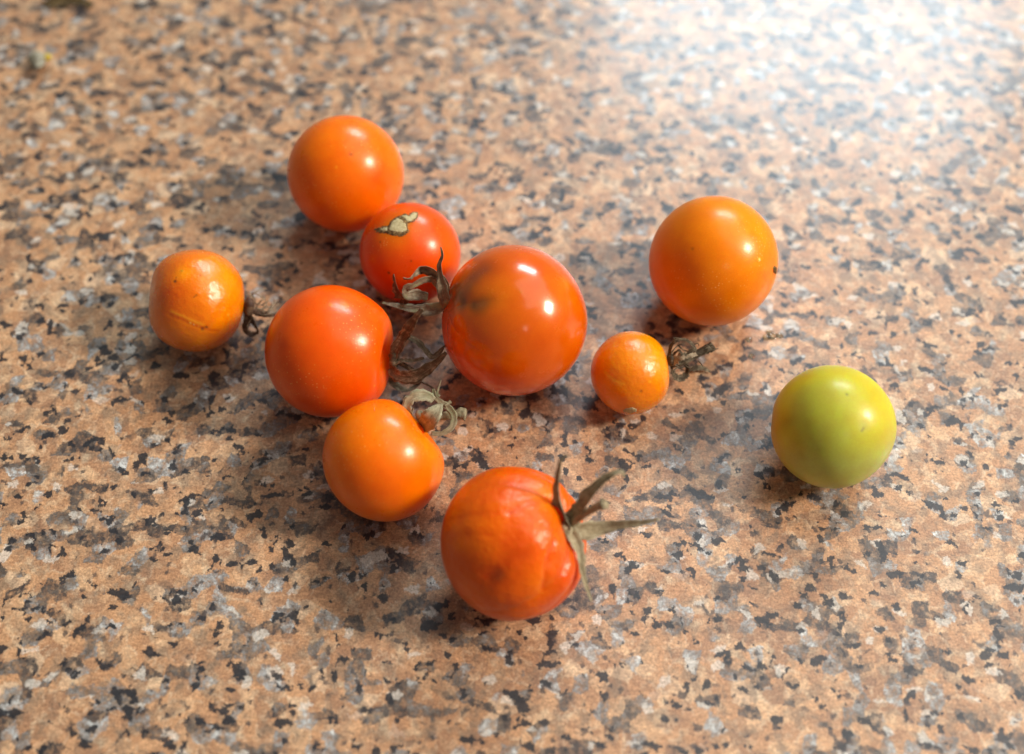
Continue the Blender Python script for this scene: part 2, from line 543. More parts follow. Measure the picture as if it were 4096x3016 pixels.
def tube(name, ctrl, mat, parent, n=18, K=9, rough=0.08, flat=1.0, seed=3):
    """ctrl rows: photo x, photo y, height mm, diameter mm"""
    g = np.random.RandomState(seed + int(abs(ctrl[0][1])))
    P = np.array([np.append(at(c[0], c[1], c[2]), c[3] * 0.0005) for c in ctrl])
    S = spline(P, n); pts = S[:, :3]; rd = np.clip(S[:, 3], 0.00004, None)
    T = np.gradient(pts, axis=0); T /= np.linalg.norm(T, axis=1)[:, None]
    org = gpos(parent) if parent else pts[0] * np.array([1, 1, 0])
    verts, faces, rib = [], [], []
    for i in range(n):
        a = np.cross(T[i], [0.2, 0.1, 0.97]); a /= np.linalg.norm(a); b = np.cross(T[i], a)
        for k in range(K):
            an = 2 * math.pi * k / K
            rr = rd[i] * (1 + rough * g.normal()) * (1 + 0.12 * math.cos(3 * an))
            verts.append(pts[i] + (a * math.cos(an) * flat + b * math.sin(an)) * rr - org); rib.append((i / (n - 1), k / K, 0, 1))
    for i in range(n - 1):
        for k in range(K):
            k2 = (k + 1) % K
            faces.append((i * K + k, (i + 1) * K + k, (i + 1) * K + k2, i * K + k2))
    faces.append(tuple(range(K))); faces.append(tuple(range(n * K - 1, (n - 1) * K - 1, -1)))
    me = bpy.data.meshes.new(name); me.from_pydata([tuple(v) for v in verts], [], faces); smooth(me)
    ca = me.color_attributes.new('Rib', 'FLOAT_COLOR', 'POINT')
    ca.data.foreach_set('color', np.array(rib).ravel())
    o = link(name, me, mat, parent)
    if not parent: o.location = org
    return o


def hub(parent, x, y, z, dirv, rx, rz, mat, name='calyx', seed=1):
    """the knuckle where sepals and stem meet: a lumpy little cushion facing dirv"""
    c = at(x, y, z); org = gpos(parent)
    d = np.array(dirv, float); d /= np.linalg.norm(d)
    a = np.cross(d, [0.1, 0.2, 0.97]); a /= np.linalg.norm(a); b = np.cross(d, a)
    verts, faces = [], []
    NA, NB = 20, 10
    for i in range(1, NB):
        th = math.pi * i / NB
        for j in range(NA):
            ph = 2 * math.pi * j / NA
            k = 1 + 0.16 * math.cos(5 * ph + seed) * math.sin(th) + 0.05 * math.sin(9 * ph + 3 * th + seed)
            verts.append(d * math.cos(th) * rz * 0.001 + (a * math.cos(ph) + b * math.sin(ph)) * math.sin(th) * rx * 0.001 * k)
    top, bot = len(verts), len(verts) + 1
    verts += [d * rz * 0.001, -d * rz * 0.001]
    for i in range(NB - 2):
        for j in range(NA):
            j2 = (j + 1) % NA
            faces.append((i * NA + j, (i + 1) * NA + j, (i + 1) * NA + j2, i * NA + j2))
    for j in range(NA):
        j2 = (j + 1) % NA
        faces.append((top, j, j2)); faces.append((bot, (NB - 2) * NA + j2, (NB - 2) * NA + j))
    me = bpy.data.meshes.new(name); me.from_pydata([tuple(v) for v in verts], [], faces); smooth(me)
    ca = me.color_attributes.new('Rib', 'FLOAT_COLOR', 'POINT')
    ca.data.foreach_set('color', np.array([(0.1, (i % 20) / 20, 0, 1) for i in range(len(verts))]).ravel())
    o = link(name, me, mat, parent)
    o.location = c - org
    return o


def patch(name, t, poly, off, thick, mat, parent, step=3.0, rough=0.0, seed=4):
    """a plate lying on the fruit's skin, outlined in photo pixels, with a real edge"""
    g = np.random.RandomState(seed)
    poly = [Vector(p) for p in poly]
    dense = []
    for i in range(len(poly)):
        a, b = poly[i], poly[(i + 1) % len(poly)]
        m = max(1, int((b - a).length / step))
        for j in range(m):
            q = a + (b - a) * j / m
            dense.append(Vector((q.x + g.normal() * step * 0.22, q.y + g.normal() * step * 0.22)))
    nb = len(dense); pts = list(dense)
    xs = [p.x for p in dense]; ys = [p.y for p in dense]
    x = min(xs)
    while x < max(xs):
        y = min(ys)
        while y < max(ys):
            q = Vector((x + g.uniform(-1, 1) * step * 0.3, y + g.uniform(-1, 1) * step * 0.3)); ins = False
            for i in range(nb):
                a, b = dense[i], dense[i - 1]
                if (a.y > q.y) != (b.y > q.y) and q.x < (b.x - a.x) * (q.y - a.y) / (b.y - a.y) + a.x: ins = not ins
            if ins and min((q - d).length for d in dense) > step * 0.5: pts.append(q)
            y += step
        x += step
    vs, es, fs, *_ = mgeo.delaunay_2d_cdt(pts, [(i, (i + 1) % nb) for i in range(nb)], [], 1, 1e-4)
    org = gpos(parent)
    verts = []
    for v in vs:
        n = t.hit(v.x, v.y)
        edge = min((v - d).length for d in dense)
        dome = min(1.0, edge / (step * 1.5))
        verts.append(t.surf(n, (off + thick * (0.45 + 0.55 * dome) + rough * g.normal()) * 0.001) - org)
    bm = bmesh.new()
    bv = [bm.verts.new(tuple(v)) for v in verts]
    for f in fs:
        try: bm.faces.new([bv[i] for i in f])
        except ValueError: pass
    bm.normal_update()
    ed = [e for e in bm.edges if e.is_boundary]
    ex = bmesh.ops.extrude_edge_only(bm, edges=ed)
    cl = Vector(t.c - org)
    for v in ex['geom']:
        if isinstance(v, bmesh.types.BMVert):
            v.co = cl + (v.co - cl) * (1 - (thick + 0.35) * 0.001 / t.r)
    bmesh.ops.recalc_face_normals(bm, faces=bm.faces)
    me = bpy.data.meshes.new(name); bm.to_mesh(me); bm.free(); smooth(me)
    ca = me.color_attributes.new('Rib', 'FLOAT_COLOR', 'POINT')
    return link(name, me, mat, parent)


def mottle(colours, f=1.6, thr=0.0, soft=0.6):
    def fn(t, D, col):
        for i, (c, k, fr) in enumerate(colours):
            n = cnoise(D, fr, t.seed * 7 + i * 13)
            a = k / (1 + np.exp(-(n - 0.5) / 0.25))
            col = col * (1 - a[:, None]) + np.array(c) * a[:, None]
        return col
    return fn


# ------------------------------------------------------------------ the ten tomatoes
M_SMOOTH = skin_mat('tomato_skin', 0.31, 0.6, 0.14, sss=0.7)
M_GLOSSY = skin_mat('glossy_tomato_skin', 0.24, 0.05, 0.55, 0.12)
M_WRINKLED = skin_mat('withered_tomato_skin', 0.25, 0.35, 0.60, 1.0, sss=0.65, wr=1.4)
M_SHRUNK = skin_mat('shrunken_tomato_skin', 0.33, 0.2, 0.18, 0.9, sss=0.65, wr=2.6)
M_SPECKLED = skin_mat('speckled_tomato_skin', 0.33, 0.75, 0.12, sss=0.7)
M_GREEN = skin_mat('unripe_tomato_skin', 0.36, 0.10, 0.10, sss=0.7)

DARK = (0.03, 0.012, 0.006)
BLK = (0.012, 0.008, 0.006)

# 1 top
t = Tomato((631, 884, 252, 511), (-0.3, 0.35, -0.9), squash=0.02, dent=(0.08, 0.4), seed=3, ripeness=0.12, lump=(0.006, 1.8))
me = t.mesh((0.820, 0.162, 0.0048), [(770, 338, 5, (0.35, 0.06, 0.01), 0.8, 0.03), (737, 366, 2.5, (0.9, 0.5, 0.3), 0.6, 0), (826, 392, 26, (0.80, 0.11, 0.02), 0.5, 0),
                                   (700, 290, 60, (0.85, 0.20, 0.012), 0.5, 0)],
            fn=mottle([((0.80, 0.13, 0.006), 0.5, 1.5)]))
place(t, 'smooth round orange tomato at the far end of the cluster, without stem or marks', me, M_SMOOTH)

# 2 scarred
t2 = t = Tomato((785, 1013, 444, 660), (-0.1, -0.3, -0.9), squash=0.02, dent=(0.06, 0.4), seed=11, lump=(0.007, 1.9))
me = t.mesh((0.720, 0.079, 0.0060),
            [(863, 518, 40, (0.80, 0.20, 0.02), 0.75, 0), (885, 470, 45, (0.78, 0.17, 0.02), 0.5, 0), (985, 560, 60, (0.78, 0.15, 0.012), 0.6, 0),
             (901, 572, 2.2, BLK, 0.9, 0.03), (852, 598, 2.4, BLK, 0.95, 0.03), (833, 530, 1.8, BLK, 0.8, 0.02),
             (870, 490, 26, (0.62, 0.20, 0.03), 0.5, 0.1)],
            fn=mottle([((0.60, 0.045, 0.008), 0.5, 1.6)]))
o2 = place(t, 'red tomato with a corky tan scar on its top', me, M_SMOOTH, True)
CORK = NT('cork')
_mm = CORK.vmath('SCALE', CORK.new('ShaderNodeTexCoord').outputs['Object'], 1000.0)
CORK.put(CORK.b.inputs['Base Color'], CORK.ramp(CORK.noise(_mm, 2.4, 4.0, 0.7), [(0.3, (0.32, 0.22, 0.10)), (0.5, (0.50, 0.39, 0.20)), (0.7, (0.62, 0.51, 0.30))]))
CORK.b.inputs['Roughness'].default_value = 0.9; CORK.b.inputs['Specular IOR Level'].default_value = 0.15
CORK.put(CORK.b.inputs['Normal'], CORK.bump(CORK.noise(_mm, 3.0, 3.0, 0.7), 0.6, 0.0002))
RIM = NT('cork_rim')
_mm = RIM.vmath('SCALE', RIM.new('ShaderNodeTexCoord').outputs['Object'], 1000.0)
RIM.put(RIM.b.inputs['Base Color'], RIM.ramp(RIM.noise(_mm, 2.6, 4.0, 0.75), [(0.38, (0.03, 0.016, 0.008)), (0.52, (0.17, 0.085, 0.03)), (0.68, (0.42, 0.28, 0.11))]))
RIM.b.inputs['Roughness'].default_value = 0.9; RIM.b.inputs['Specular IOR Level'].default_value = 0.15
RIM.put(RIM.b.inputs['Normal'], RIM.bump(RIM.noise(_mm, 3.5, 3.0, 0.7), 0.8, 0.0003))


def zp(pts): return [((1100 + x * 0.4964) * 0.54785, (420 + y * 0.4964) * 0.54785) for x, y in pts]


scar = patch('scar', t, zp([(790, 1005), (830, 985), (870, 975), (910, 975), (935, 930), (975, 903), (1010, 886), (1050, 872), (1075, 886), (1100, 862), (1140, 852),
                            (1163, 880), (1148, 918), (1112, 944), (1072, 954), (1068, 990), (1084, 1012), (1062, 1044), (1010, 1062), (950, 1054), (900, 1034), (850, 1032), (815, 1026)]),
             -0.05, 0.08, RIM.m, o2, 2.0, 0.03)
for pl in ([(920, 1005), (935, 950), (985, 912), (1030, 930), (1055, 960), (1062, 1005), (1035, 1025), (970, 1025)],
           [(1016, 895), (1060, 887), (1080, 898), (1110, 868), (1145, 868), (1140, 905), (1100, 935), (1068, 940), (1044, 915)],
           [(845, 1003), (880, 986), (908, 986), (903, 1012), (870, 1020)]):
    patch('cork_plate', t, zp(pl), 0.02, 0.07, CORK.m, scar, 2.0, 0.012)

# 3 left, squarish with crease and withered stalk
t3 = t = Tomato((324, 541, 549, 773), (0.96, -0.12, -0.15), squash=0.05, dent=(0.08, 0.4), seed=21, ripeness=0.06, lump=(0.012, 2.0), fine=0.0015,
                bumps=[((-0.95, 0.1, 0.2), 0.55, -0.06), ((-0.72, 0.72, 0), 0.38, 0.05), ((-0.78, -0.6, 0.1), 0.45, 0.05), ((0.30, -0.42, 0.85), 0.30, 0.035), ((-0.1, -0.15, 0.95), 0.4, -0.02),
                       ((0.75, 0.6, 0.2), 0.5, 0.02)])
me = t.mesh((0.800, 0.210, 0.0036),
            [(372, 645, 34, (0.66, 0.09, 0.006), 0.75, 0), (350, 700, 60, (0.74, 0.14, 0.006), 0.5, 0), (402, 600, 16, (0.86, 0.32, 0.01), 0.6, 0), (500, 620, 50, (0.84, 0.25, 0.006), 0.5, 0),
             (383, 616, 3, BLK, 0.97, 0.12), (386, 608, 1.8, (0.2, 0.06, 0.01), 0.9, 0.05), (399, 594, 3.4, (0.45, 0.25, 0.08), 0.8, -0.08), (439, 571, 3, (0.75, 0.5, 0.25), 0.8, -0.06),
             (439, 603, 2.2, (0.3, 0.08, 0.01), 0.8, 0.05), (417, 708, 1.8, (0.95, 0.85, 0.8), 0.9, -0.05), (425, 711, 1.8, (0.95, 0.85, 0.8), 0.9, -0.05), (435, 716, 1.6, (0.95, 0.8, 0.7), 0.8, -0.04), (444, 721, 3.6, BLK, 1, 0.25), (453, 718, 3.0, BLK, 1, 0.2),  # whitish dots along the crease are wet glints put into the colour
             (500, 690, 3, (0.7, 0.5, 0.3), 0.6, -0.05), (332, 642, 12, (0.86, 0.26, 0.01), 0.5, 0)],
            lines=[([(372, 690), (395, 699), (420, 711), (440, 718), (455, 722), (480, 725)], 3.2, (0.60, 0.09, 0.02), 0.65, -0.07),
                   ([(375, 682), (398, 691), (424, 703), (445, 711)], 3.2, (0.90, 0.42, 0.16), 0.5, 0.02),
                   ([(486, 672), (480, 686), (468, 700), (456, 712)], 6.0, (0.78, 0.16, 0.01), 0.3, -0.10),
                   ([(425, 651), (431, 646)], 2.0, (0.3, 0.06, 0.01), 0.8, -0.03)],
            fn=mottle([((0.74, 0.13, 0.006), 0.5, 1.8)]))
o3 = place(t, 'small squarish orange tomato with a wet crease and withered dark stalk, leftmost of all', me, M_WRINKLED, True)

# 4 with the hollow at its right
t4 = t = Tomato((580, 866, 629, 913), (0.95, -0.10, 0.24), squash=0.03, dent=(0.30, 0.34), shoulder=0.05, seed=31, ripeness=0.25, lump=(0.006, 1.7), stretch=(1.0, 1.0))
me = t.mesh((0.800, 0.121, 0.0042),
            [(755, 667, 8, (0.86, 0.26, 0.02), 0.7, 0), (724, 668, 5, (0.86, 0.26, 0.02), 0.6, 0), (751, 665, 2.5, (0.5, 0.13, 0.02), 0.7, 0.03), (860, 730, 30, (0.83, 0.21, 0.012), 0.6, 0),
             (821, 845, 2.4, (0.9, 0.5, 0.3), 0.8, 0), (805, 800, 40, (0.83, 0.18, 0.012), 0.5, 0), (625, 755, 12, (0.66, 0.08, 0.006), 0.5, 0)],
            fn=mottle([((0.72, 0.08, 0.006), 0.5, 1.5)]))
o4 = place(t, 'large orange-red tomato hollowed at its right side where a curled dry calyx sits', me, M_SMOOTH, True)

# 5 big brownish
t5 = t = Tomato((962, 1289, 541, 865), (-0.88, 0.12, 0.28), squash=0.03, dent=(0.07, 0.35), seed=41, ripeness=0.18, lump=(0.007, 1.6), lobes=(5, 0.014, 1.0),
                bumps=[((0.75, 0.65, 0.1), 0.6, -0.018)])
me = t.mesh((0.640, 0.110, 0.0036),
            [(1085, 650, 55, (0.66, 0.19, 0.008), 0.55, 0), (1055, 730, 60, (0.66, 0.18, 0.008), 0.5, 0), (1000, 620, 50, (0.50, 0.085, 0.012), 0.5, 0), (1230, 650, 40, (0.72, 0.17, 0.006), 0.5, 0),
             (1141, 639, 5, (0.55, 0.2, 0.06), 0.6, -0.03), (1100, 740, 30, (0.56, 0.10, 0.008), 0.5, 0), (1240, 620, 12, (0.8, 0.22, 0.01), 0.5, 0),
             (1064, 590, 24, (0.24, 0.035, 0.015), 0.65, 0.08), (1038, 606, 20, (0.18, 0.035, 0.018), 0.6, 0.08), (1002, 648, 32, (0.15, 0.07, 0.022), 0.75, 0), (1014, 660, 18, (0.06, 0.035, 0.014), 0.75, 0.12), (1038, 668, 18, (0.07, 0.035, 0.014), 0.75, 0.12), (1060, 664, 16, (0.22, 0.07, 0.02), 0.6, 0.05), (1025, 632, 12, (0.2, 0.07, 0.02), 0.4, 0), (1078, 655, 14, (0.34, 0.09, 0.02), 0.4, 0)],
            fn=mottle([((0.60, 0.085, 0.006), 0.4, 1.6), ((0.66, 0.14, 0.008), 0.3, 2.6)]))
o5 = place(t, 'largest tomato, glossy brownish orange with a dark patch by its dry calyx', me, M_GLOSSY, True)

# 6
t6 = t = Tomato((709, 970, 883, 1141), (0.74, 0.63, 0.12), squash=0.06, dent=(0.22, 0.42), shoulder=0.03, seed=51, ripeness=0.22, lump=(0.005, 1.6))
me = t.mesh((0.860, 0.205, 0.0030),
            [(905, 925, 18, (0.72, 0.06, 0.004), 0.5, 0), (830, 1060, 60, (0.80, 0.14, 0.006), 0.5, 0), (800, 940, 60, (0.88, 0.24, 0.006), 0.5, 0), (940, 1000, 30, (0.88, 0.24, 0.008), 0.5, 0)],
            fn=mottle([((0.80, 0.14, 0.005), 0.45, 1.7)]))
o6 = place(t, 'clean bright orange tomato with a curled pale beige calyx', me, M_SMOOTH, True)

# 7 front, ribbed and streaked
t7 = t = Tomato((963, 1287, 1023, 1357), (0.83, 0.20, 0.42), squash=0.07, dent=(0.17, 0.36), shoulder=0.03, seed=61, ripeness=0.22, lump=(0.012, 2.0), lobes=(6, 0.055, 0.9), fine=0.001,
                bumps=[((0.28, 0.02, 0.95), 0.28, 0.03), ((0.50, -0.22, 0.82), 0.15, -0.035), ((0.66, -0.45, 0.6), 0.25, 0.03)])
me = t.mesh((0.740, 0.131, 0.0030),
            [(1088, 1257, 17, (0.09, 0.015, 0.006), 0.85, 0.15), (1080, 1265, 40, (0.42, 0.045, 0.006), 0.6, 0), (1000, 1230, 45, (0.62, 0.06, 0.006), 0.5, 0), (1120, 1325, 14, (0.42, 0.06, 0.006), 0.6, 0),
             (1155, 1310, 8, (0.45, 0.09, 0.006), 0.5, 0), (1180, 1280, 22, (0.84, 0.25, 0.01), 0.5, 0), (1100, 1070, 60, (0.66, 0.08, 0.005), 0.5, 0), (1195, 1095, 26, (0.86, 0.28, 0.006), 0.7, 0),
             (1040, 1150, 40, (0.85, 0.19, 0.006), 0.5, 0), (1130, 1190, 36, (0.62, 0.06, 0.005), 0.5, 0), (1030, 1195, 26, (0.84, 0.18, 0.006), 0.4, 0)],
            lines=[([(1212, 1098), (1180, 1098), (1150, 1105), (1115, 1122)], 6, (0.60, 0.05, 0.004), 0.5, -0.28),
                   ([(1214, 1190), (1203, 1215), (1196, 1250), (1190, 1290)], 6, (0.60, 0.05, 0.004), 0.4, -0.30),
                   ([(1150, 1215), (1120, 1225), (1085, 1248), (1060, 1262)], 9, (0.62, 0.06, 0.004), 0.3, -0.22),
                   ([(1000, 1130), (1050, 1110), (1100, 1105), (1160, 1110)], 10, (0.84, 0.18, 0.006), 0.4, 0.05),
                   ([(990, 1160), (1040, 1148), (1100, 1150)], 7, (0.86, 0.20, 0.006), 0.35, 0.03),
                   ([(985, 1140), (1030, 1128), (1090, 1125)], 5, (0.66, 0.08, 0.005), 0.35, -0.06),
                   ([(985, 1180), (1030, 1170), (1080, 1172)], 5, (0.66, 0.08, 0.005), 0.3, -0.05),
                   ([(1000, 1200), (1045, 1195), (1090, 1205)], 8, (0.84, 0.22, 0.01), 0.25, 0.02)],
            fn=mottle([((0.62, 0.07, 0.005), 0.5, 1.9), ((0.84, 0.19, 0.005), 0.4, 2.6)]))
o7 = place(t, 'front ribbed orange tomato streaked red with a dark bruise and spread dry calyx', me, M_SHRUNK, True)

# 8 smallest
t8 = t = Tomato((1293, 1471, 729, 907), (0.92, 0.12, -0.1), squash=0.04, dent=(0.08, 0.4), seed=71, ripeness=0.06, lump=(0.014, 2.0), fine=0.002,
                bumps=[((-0.6, 0.7, 0.2), 0.5, -0.02), ((0.6, 0.75, 0.1), 0.4, 0.015), ((-0.2, -0.9, 0.2), 0.4, 0.02)])
me = t.mesh((0.830, 0.262, 0.0048),
            [(1312, 750, 60, (0.78, 0.19, 0.008), 0.5, 0), (1314, 762, 4, (0.35, 0.12, 0.02), 0.75, 0), (1320, 757, 3, (0.4, 0.15, 0.03), 0.7, 0), (1405, 857, 3.2, (0.35, 0.09, 0.02), 0.9, 0.06), (1450, 810, 22, (0.84, 0.30, 0.012), 0.5, 0),
             (1424, 836, 3, (0.9, 0.55, 0.3), 0.6, 0), (1378, 783, 30, (0.82, 0.24, 0.03), 0.4, 0)],
            lines=[([(1326, 815), (1345, 832), (1368, 841)], 3.5, (0.86, 0.42, 0.14), 0.6, -0.05)],
            fn=mottle([((0.78, 0.18, 0.008), 0.5, 1.8), ((0.84, 0.33, 0.02), 0.35, 3.0)]))
o8 = place(t, 'smallest tomato, wrinkled amber orange with a brittle brown stalk', me, M_WRINKLED, True)
bs = patch('blossom_scar', t, [(1365, 899), (1372, 894.5), (1385, 893), (1396, 896), (1394, 902), (1380, 904.5), (1368, 903)], -0.02, 0.12, CORK.m, o8, 1.6, 0.03)

# 9 right, smooth
t9 = t = Tomato((1421, 1702, 428, 716), (0.97, -0.10, -0.12), squash=0.015, dent=(0.0, 0.4), seed=81, ripeness=0.02, lump=(0.006, 1.6))
me = t.mesh((0.820, 0.210, 0.0048),
            [(1517, 545, 3, (0.25, 0.07, 0.02), 0.8, 0.03), (1664, 568, 2.4, (0.95, 0.85, 0.75), 0.9, -0.02), (1640, 500, 60, (0.84, 0.28, 0.008), 0.6, 0), (1470, 590, 70, (0.78, 0.15, 0.008), 0.6, 0),
             (1553, 580, 14, (0.84, 0.25, 0.008), 0.4, 0)],
            fn=mottle([((0.78, 0.16, 0.008), 0.45, 1.5)]))
o9 = place(t, 'smooth speckled orange tomato nearest the bright glare, without stalk', me, M_SPECKLED, True)
ss = patch('stem_scar', t, [(1694, 586), (1697, 583), (1700, 586), (1701, 593), (1699, 600), (1695, 598)], -0.03, 0.35, RIM.m, o9, 1.6, 0.03)

# 10 green
def green_fn(t, D, col):
    up_ = np.clip((D @ t.vu) * 0.9 - (D @ t.vr) * 0.25 + 0.30 + 0.25 * cnoise(D, 1.8, 5), -1, 1)
    a = 1 / (1 + np.exp(-up_ / 0.14))
    yel = np.array([0.53, 0.43, 0.022]); grn = np.array([0.42, 0.45, 0.11])  # green paled with reflected haze mixed into the colour
    col = grn * (1 - a[:, None]) + yel * a[:, None]
    b = 1 / (1 + np.exp(-(-(D @ t.vu) * 0.8 - 0.62) / 0.08))
    col = col * (1 - 0.5 * b[:, None]) + np.array([0.56, 0.41, 0.007]) * 0.5 * b[:, None]
    c = 1 / (1 + np.exp(-(-(D @ t.vr) - 0.78) / 0.09))
    dk = 0.35 / (1 + np.exp(-(cnoise(D * np.array([1, 1, 2.2]), 3.2, 17) - 0.55) / 0.2))
    col = col * (1 - dk[:, None]) + np.array([0.33, 0.35, 0.06]) * dk[:, None]
    return col * (1 - 0.5 * c[:, None]) + np.array([0.74, 0.42, 0.008]) * 0.5 * c[:, None]


t10 = t = Tomato((1689, 1960, 797, 1072), (-0.80, 0.06, -0.55), squash=0.02, dent=(0.10, 0.40), seed=93, lump=(0.008, 1.7),
                 bumps=[((-0.98, 0.10, 0.12), 0.22, -0.022), ((0.75, -0.68, 0), 0.5, -0.02), ((0.72, 0.7, 0), 0.5, -0.01)])
me = t.mesh((0.500, 0.400, 0.0120),
            [(1856, 864, 2.8, (0.10, 0.09, 0.02), 0.8, 0.03), (1728, 925, 28, (0.34, 0.29, 0.02), 0.4, 0), (1748, 968, 12, (0.30, 0.26, 0.02), 0.35, 0), (1795, 984, 9, (0.28, 0.24, 0.02), 0.3, 0), (1755, 995, 9, (0.3, 0.25, 0.02), 0.35, 0),
             (1840, 968, 60, (0.46, 0.53, 0.07), 0.45, 0), (1892, 933, 10, (0.45, 0.42, 0.12), 0.5, 0.05)],
            lines=[([(1888, 945), (1893, 938)], 2.2, (0.20, 0.16, 0.06), 0.7, -0.04)], fn=green_fn)
place(t, 'unripe yellow-green tomato, rightmost of all', me, M_GREEN)

# ------------------------------------------------------------------ calyxes
# 5: olive-brown, between the scarred and the largest tomato
m5 = sepal_mat('dry_olive_sepal', (0.085, 0.05, 0.03), (0.25, 0.165, 0.095), (0.50, 0.40, 0.25), (0.30, 0.25, 0.12))
k5 = hub(o5, 974, 655, 17.5, t5.ax, 1.6, 0.8, m5, seed=1)
ribbon('sepal', [(978, 668, 17.5, 1.6), (972, 640, 20.5, 2.2), (966, 605, 23, 1.3), (964, 580, 25, 0.8), (970, 560, 26.5, 0.55), (966, 541, 27.5, 0.3)], m5, k5, roll=0.3, cup=0.5)
ribbon('sepal', [(982, 650, 17.5, 1.6), (978, 625, 19.0, 2.6), (955, 598, 20.0, 2.4), (925, 588, 20.2, 2.3), (908, 600, 20.2, 1.2), (898, 610, 20.2, 0.6), (884, 609, 20.0, 0.7)], m5, k5, roll=0.9, twist=0.5, cup=0.35)
ribbon('sepal', [(975, 655, 16.5, 1.8), (955, 615, 18.6, 1.6), (930, 612, 19.2, 1.3), (905, 625, 18.6, 1.2), (888, 632, 18.0, 1.3), (892, 648, 16.8, 1.7), (915, 646, 16.2, 1.8), (938, 650, 15.8, 1.2)], m5, k5, roll=0.7, cup=0.3, n=34)
ribbon('sepal', [(975, 668, 15.5, 2.2), (950, 680, 14.6, 2.6), (915, 680, 14.0, 2.1), (880, 674, 13.6, 1.4), (855, 668, 13.2, 0.8), (838, 664, 12.8, 0.4)], m5, k5, roll=-0.4, cup=0.45)
m5b = sepal_mat('scorched_sepal', (0.035, 0.014, 0.008), (0.14, 0.05, 0.022), (0.46, 0.30, 0.16))
ribbon('sepal', [(895, 662, 13.5, 0.6), (880, 650, 15.0, 1.6), (870, 636, 16.5, 1.4), (866, 618, 17.8, 0.8), (863, 600, 18.8, 0.5)], m5b, k5, roll=0.5, cup=0.5, ragged=0.3)

# 4: dark, edges curled
m4 = sepal_mat('dry_dark_sepal', (0.035, 0.026, 0.015), (0.13, 0.096, 0.052), (0.46, 0.37, 0.23))
k4 = hub(o4, 864, 790, 9.5, t4.ax, 1.7, 0.9, m4, seed=2)
ribbon('sepal', [(862, 785, 10.0, 1.6), (868, 765, 12, 2.2), (885, 735, 15, 2.2), (900, 710, 18.5, 1.7), (915, 690, 21, 1.3), (926, 676, 22.5, 0.8)], m4, k4, roll=0.2, cup=0.3)
ribbon('sepal', [(862, 800, 9.6, 1.4), (868, 775, 11, 1.3), (880, 752, 12.5, 1.1), (893, 740, 12.8, 1.1), (915, 750, 12.2, 1.2), (935, 772, 11.4, 1.0), (948, 782, 11.2, 1.1), (962, 773, 11.6, 1.0), (975, 757, 12.6, 0.35)], m4, k4, roll=1.1, twist=-0.5, cup=0.3, n=36)
ribbon('sepal', [(860, 800, 9.6, 1.0), (880, 792, 10.4, 1.3), (905, 792, 10.4, 1.2), (930, 786, 10.6, 0.8)], m4, k4, roll=0.9, cup=0.4)
ribbon('sepal', [(858, 805, 9.0, 1.6), (872, 822, 9.2, 2.4), (905, 825, 9.8, 2.6), (935, 808, 11, 2.0), (960, 790, 12.5, 1.4), (978, 772, 14, 0.7)], m4, k4, roll=-0.3, twist=0.4, cup=0.4)
ribbon('sepal', [(857, 812, 7.5, 1.0), (855, 832, 5.0, 1.5), (872, 850, 2.5, 1.6), (895, 856, 1.4, 1.3), (918, 842, 2.2, 1.2), (932, 820, 4.5, 0.6)], m4, k4, roll=0.8, cup=0.4)
tube('stem', [(864, 790, 9.5, 1.1), (885, 800, 9.3, 0.9), (905, 812, 9.0, 0.9)], m4, k4)
tube('hair', [(918, 836, 3.0, 0.3), (935, 842, 2.2, 0.35), (950, 852, 1.2, 0.3), (960, 858, 0.5, 0.15)], m4, k4)

# 6: pale, curled like a claw
m6 = sepal_mat('dry_pale_sepal', (0.11, 0.085, 0.045), (0.28, 0.235, 0.135), (0.46, 0.41, 0.26), (0.25, 0.23, 0.12))
k6 = hub(o6, 928, 918, 10.6, t6.ax, 1.9, 1.0, m6, seed=3)
ribbon('sepal', [(915, 930, 10.5, 1.2), (897, 912, 11.5, 1.6), (893, 885, 12.8, 2.0), (912, 868, 13.6, 2.0), (935, 868, 13.4, 1.9), (950, 878, 13.0, 1.2)], m6, k6, roll=0.5, cup=0.35)
ribbon('sepal', [(925, 935, 10.6, 1.8), (938, 925, 13.0, 3.4), (950, 910, 14.4, 3.0), (961, 893, 14.6, 1.6), (964, 886, 14.2, 0.8)], m6, k6, roll=0.1, cup=0.4)
ribbon('sepal', [(945, 950, 9.5, 0.9), (968, 950, 10.0, 1.0), (990, 936, 10.6, 1.15), (995, 912, 11.2, 1.2), (983, 893, 11.8, 1.3), (965, 880, 12.4, 1.0), (953, 868, 13.0, 0.9), (950, 852, 13.6, 0.6)], m6, k6, roll=0.4, cup=0.3, n=34)
ribbon('sepal', [(964, 868, 12.9, 0.35), (958, 862, 13.3, 0.4), (963, 845, 14.0, 0.3), (966, 832, 14.6, 0.2)], m6, k6, roll=0.3, ragged=0.05)
ribbon('sepal', [(918, 932, 10.6, 0.8), (908, 922, 11.5, 0.9), (902, 908, 12.0, 0.8), (906, 895, 12.2, 0.6)], m6, k6, roll=0.8)
tube('stem', [(930, 917, 9.8, 1.6), (960, 912, 9.8, 1.5), (990, 910, 10.0, 1.6), (1008, 907, 10.2, 1.9), (1021, 908, 10.3, 2.2)], m6, k6, n=20)
tube('stem', [(975, 890, 12.0, 0.6), (983, 883, 12.2, 0.55), (987, 880, 12.2, 0.8)], m6, k6, n=10)

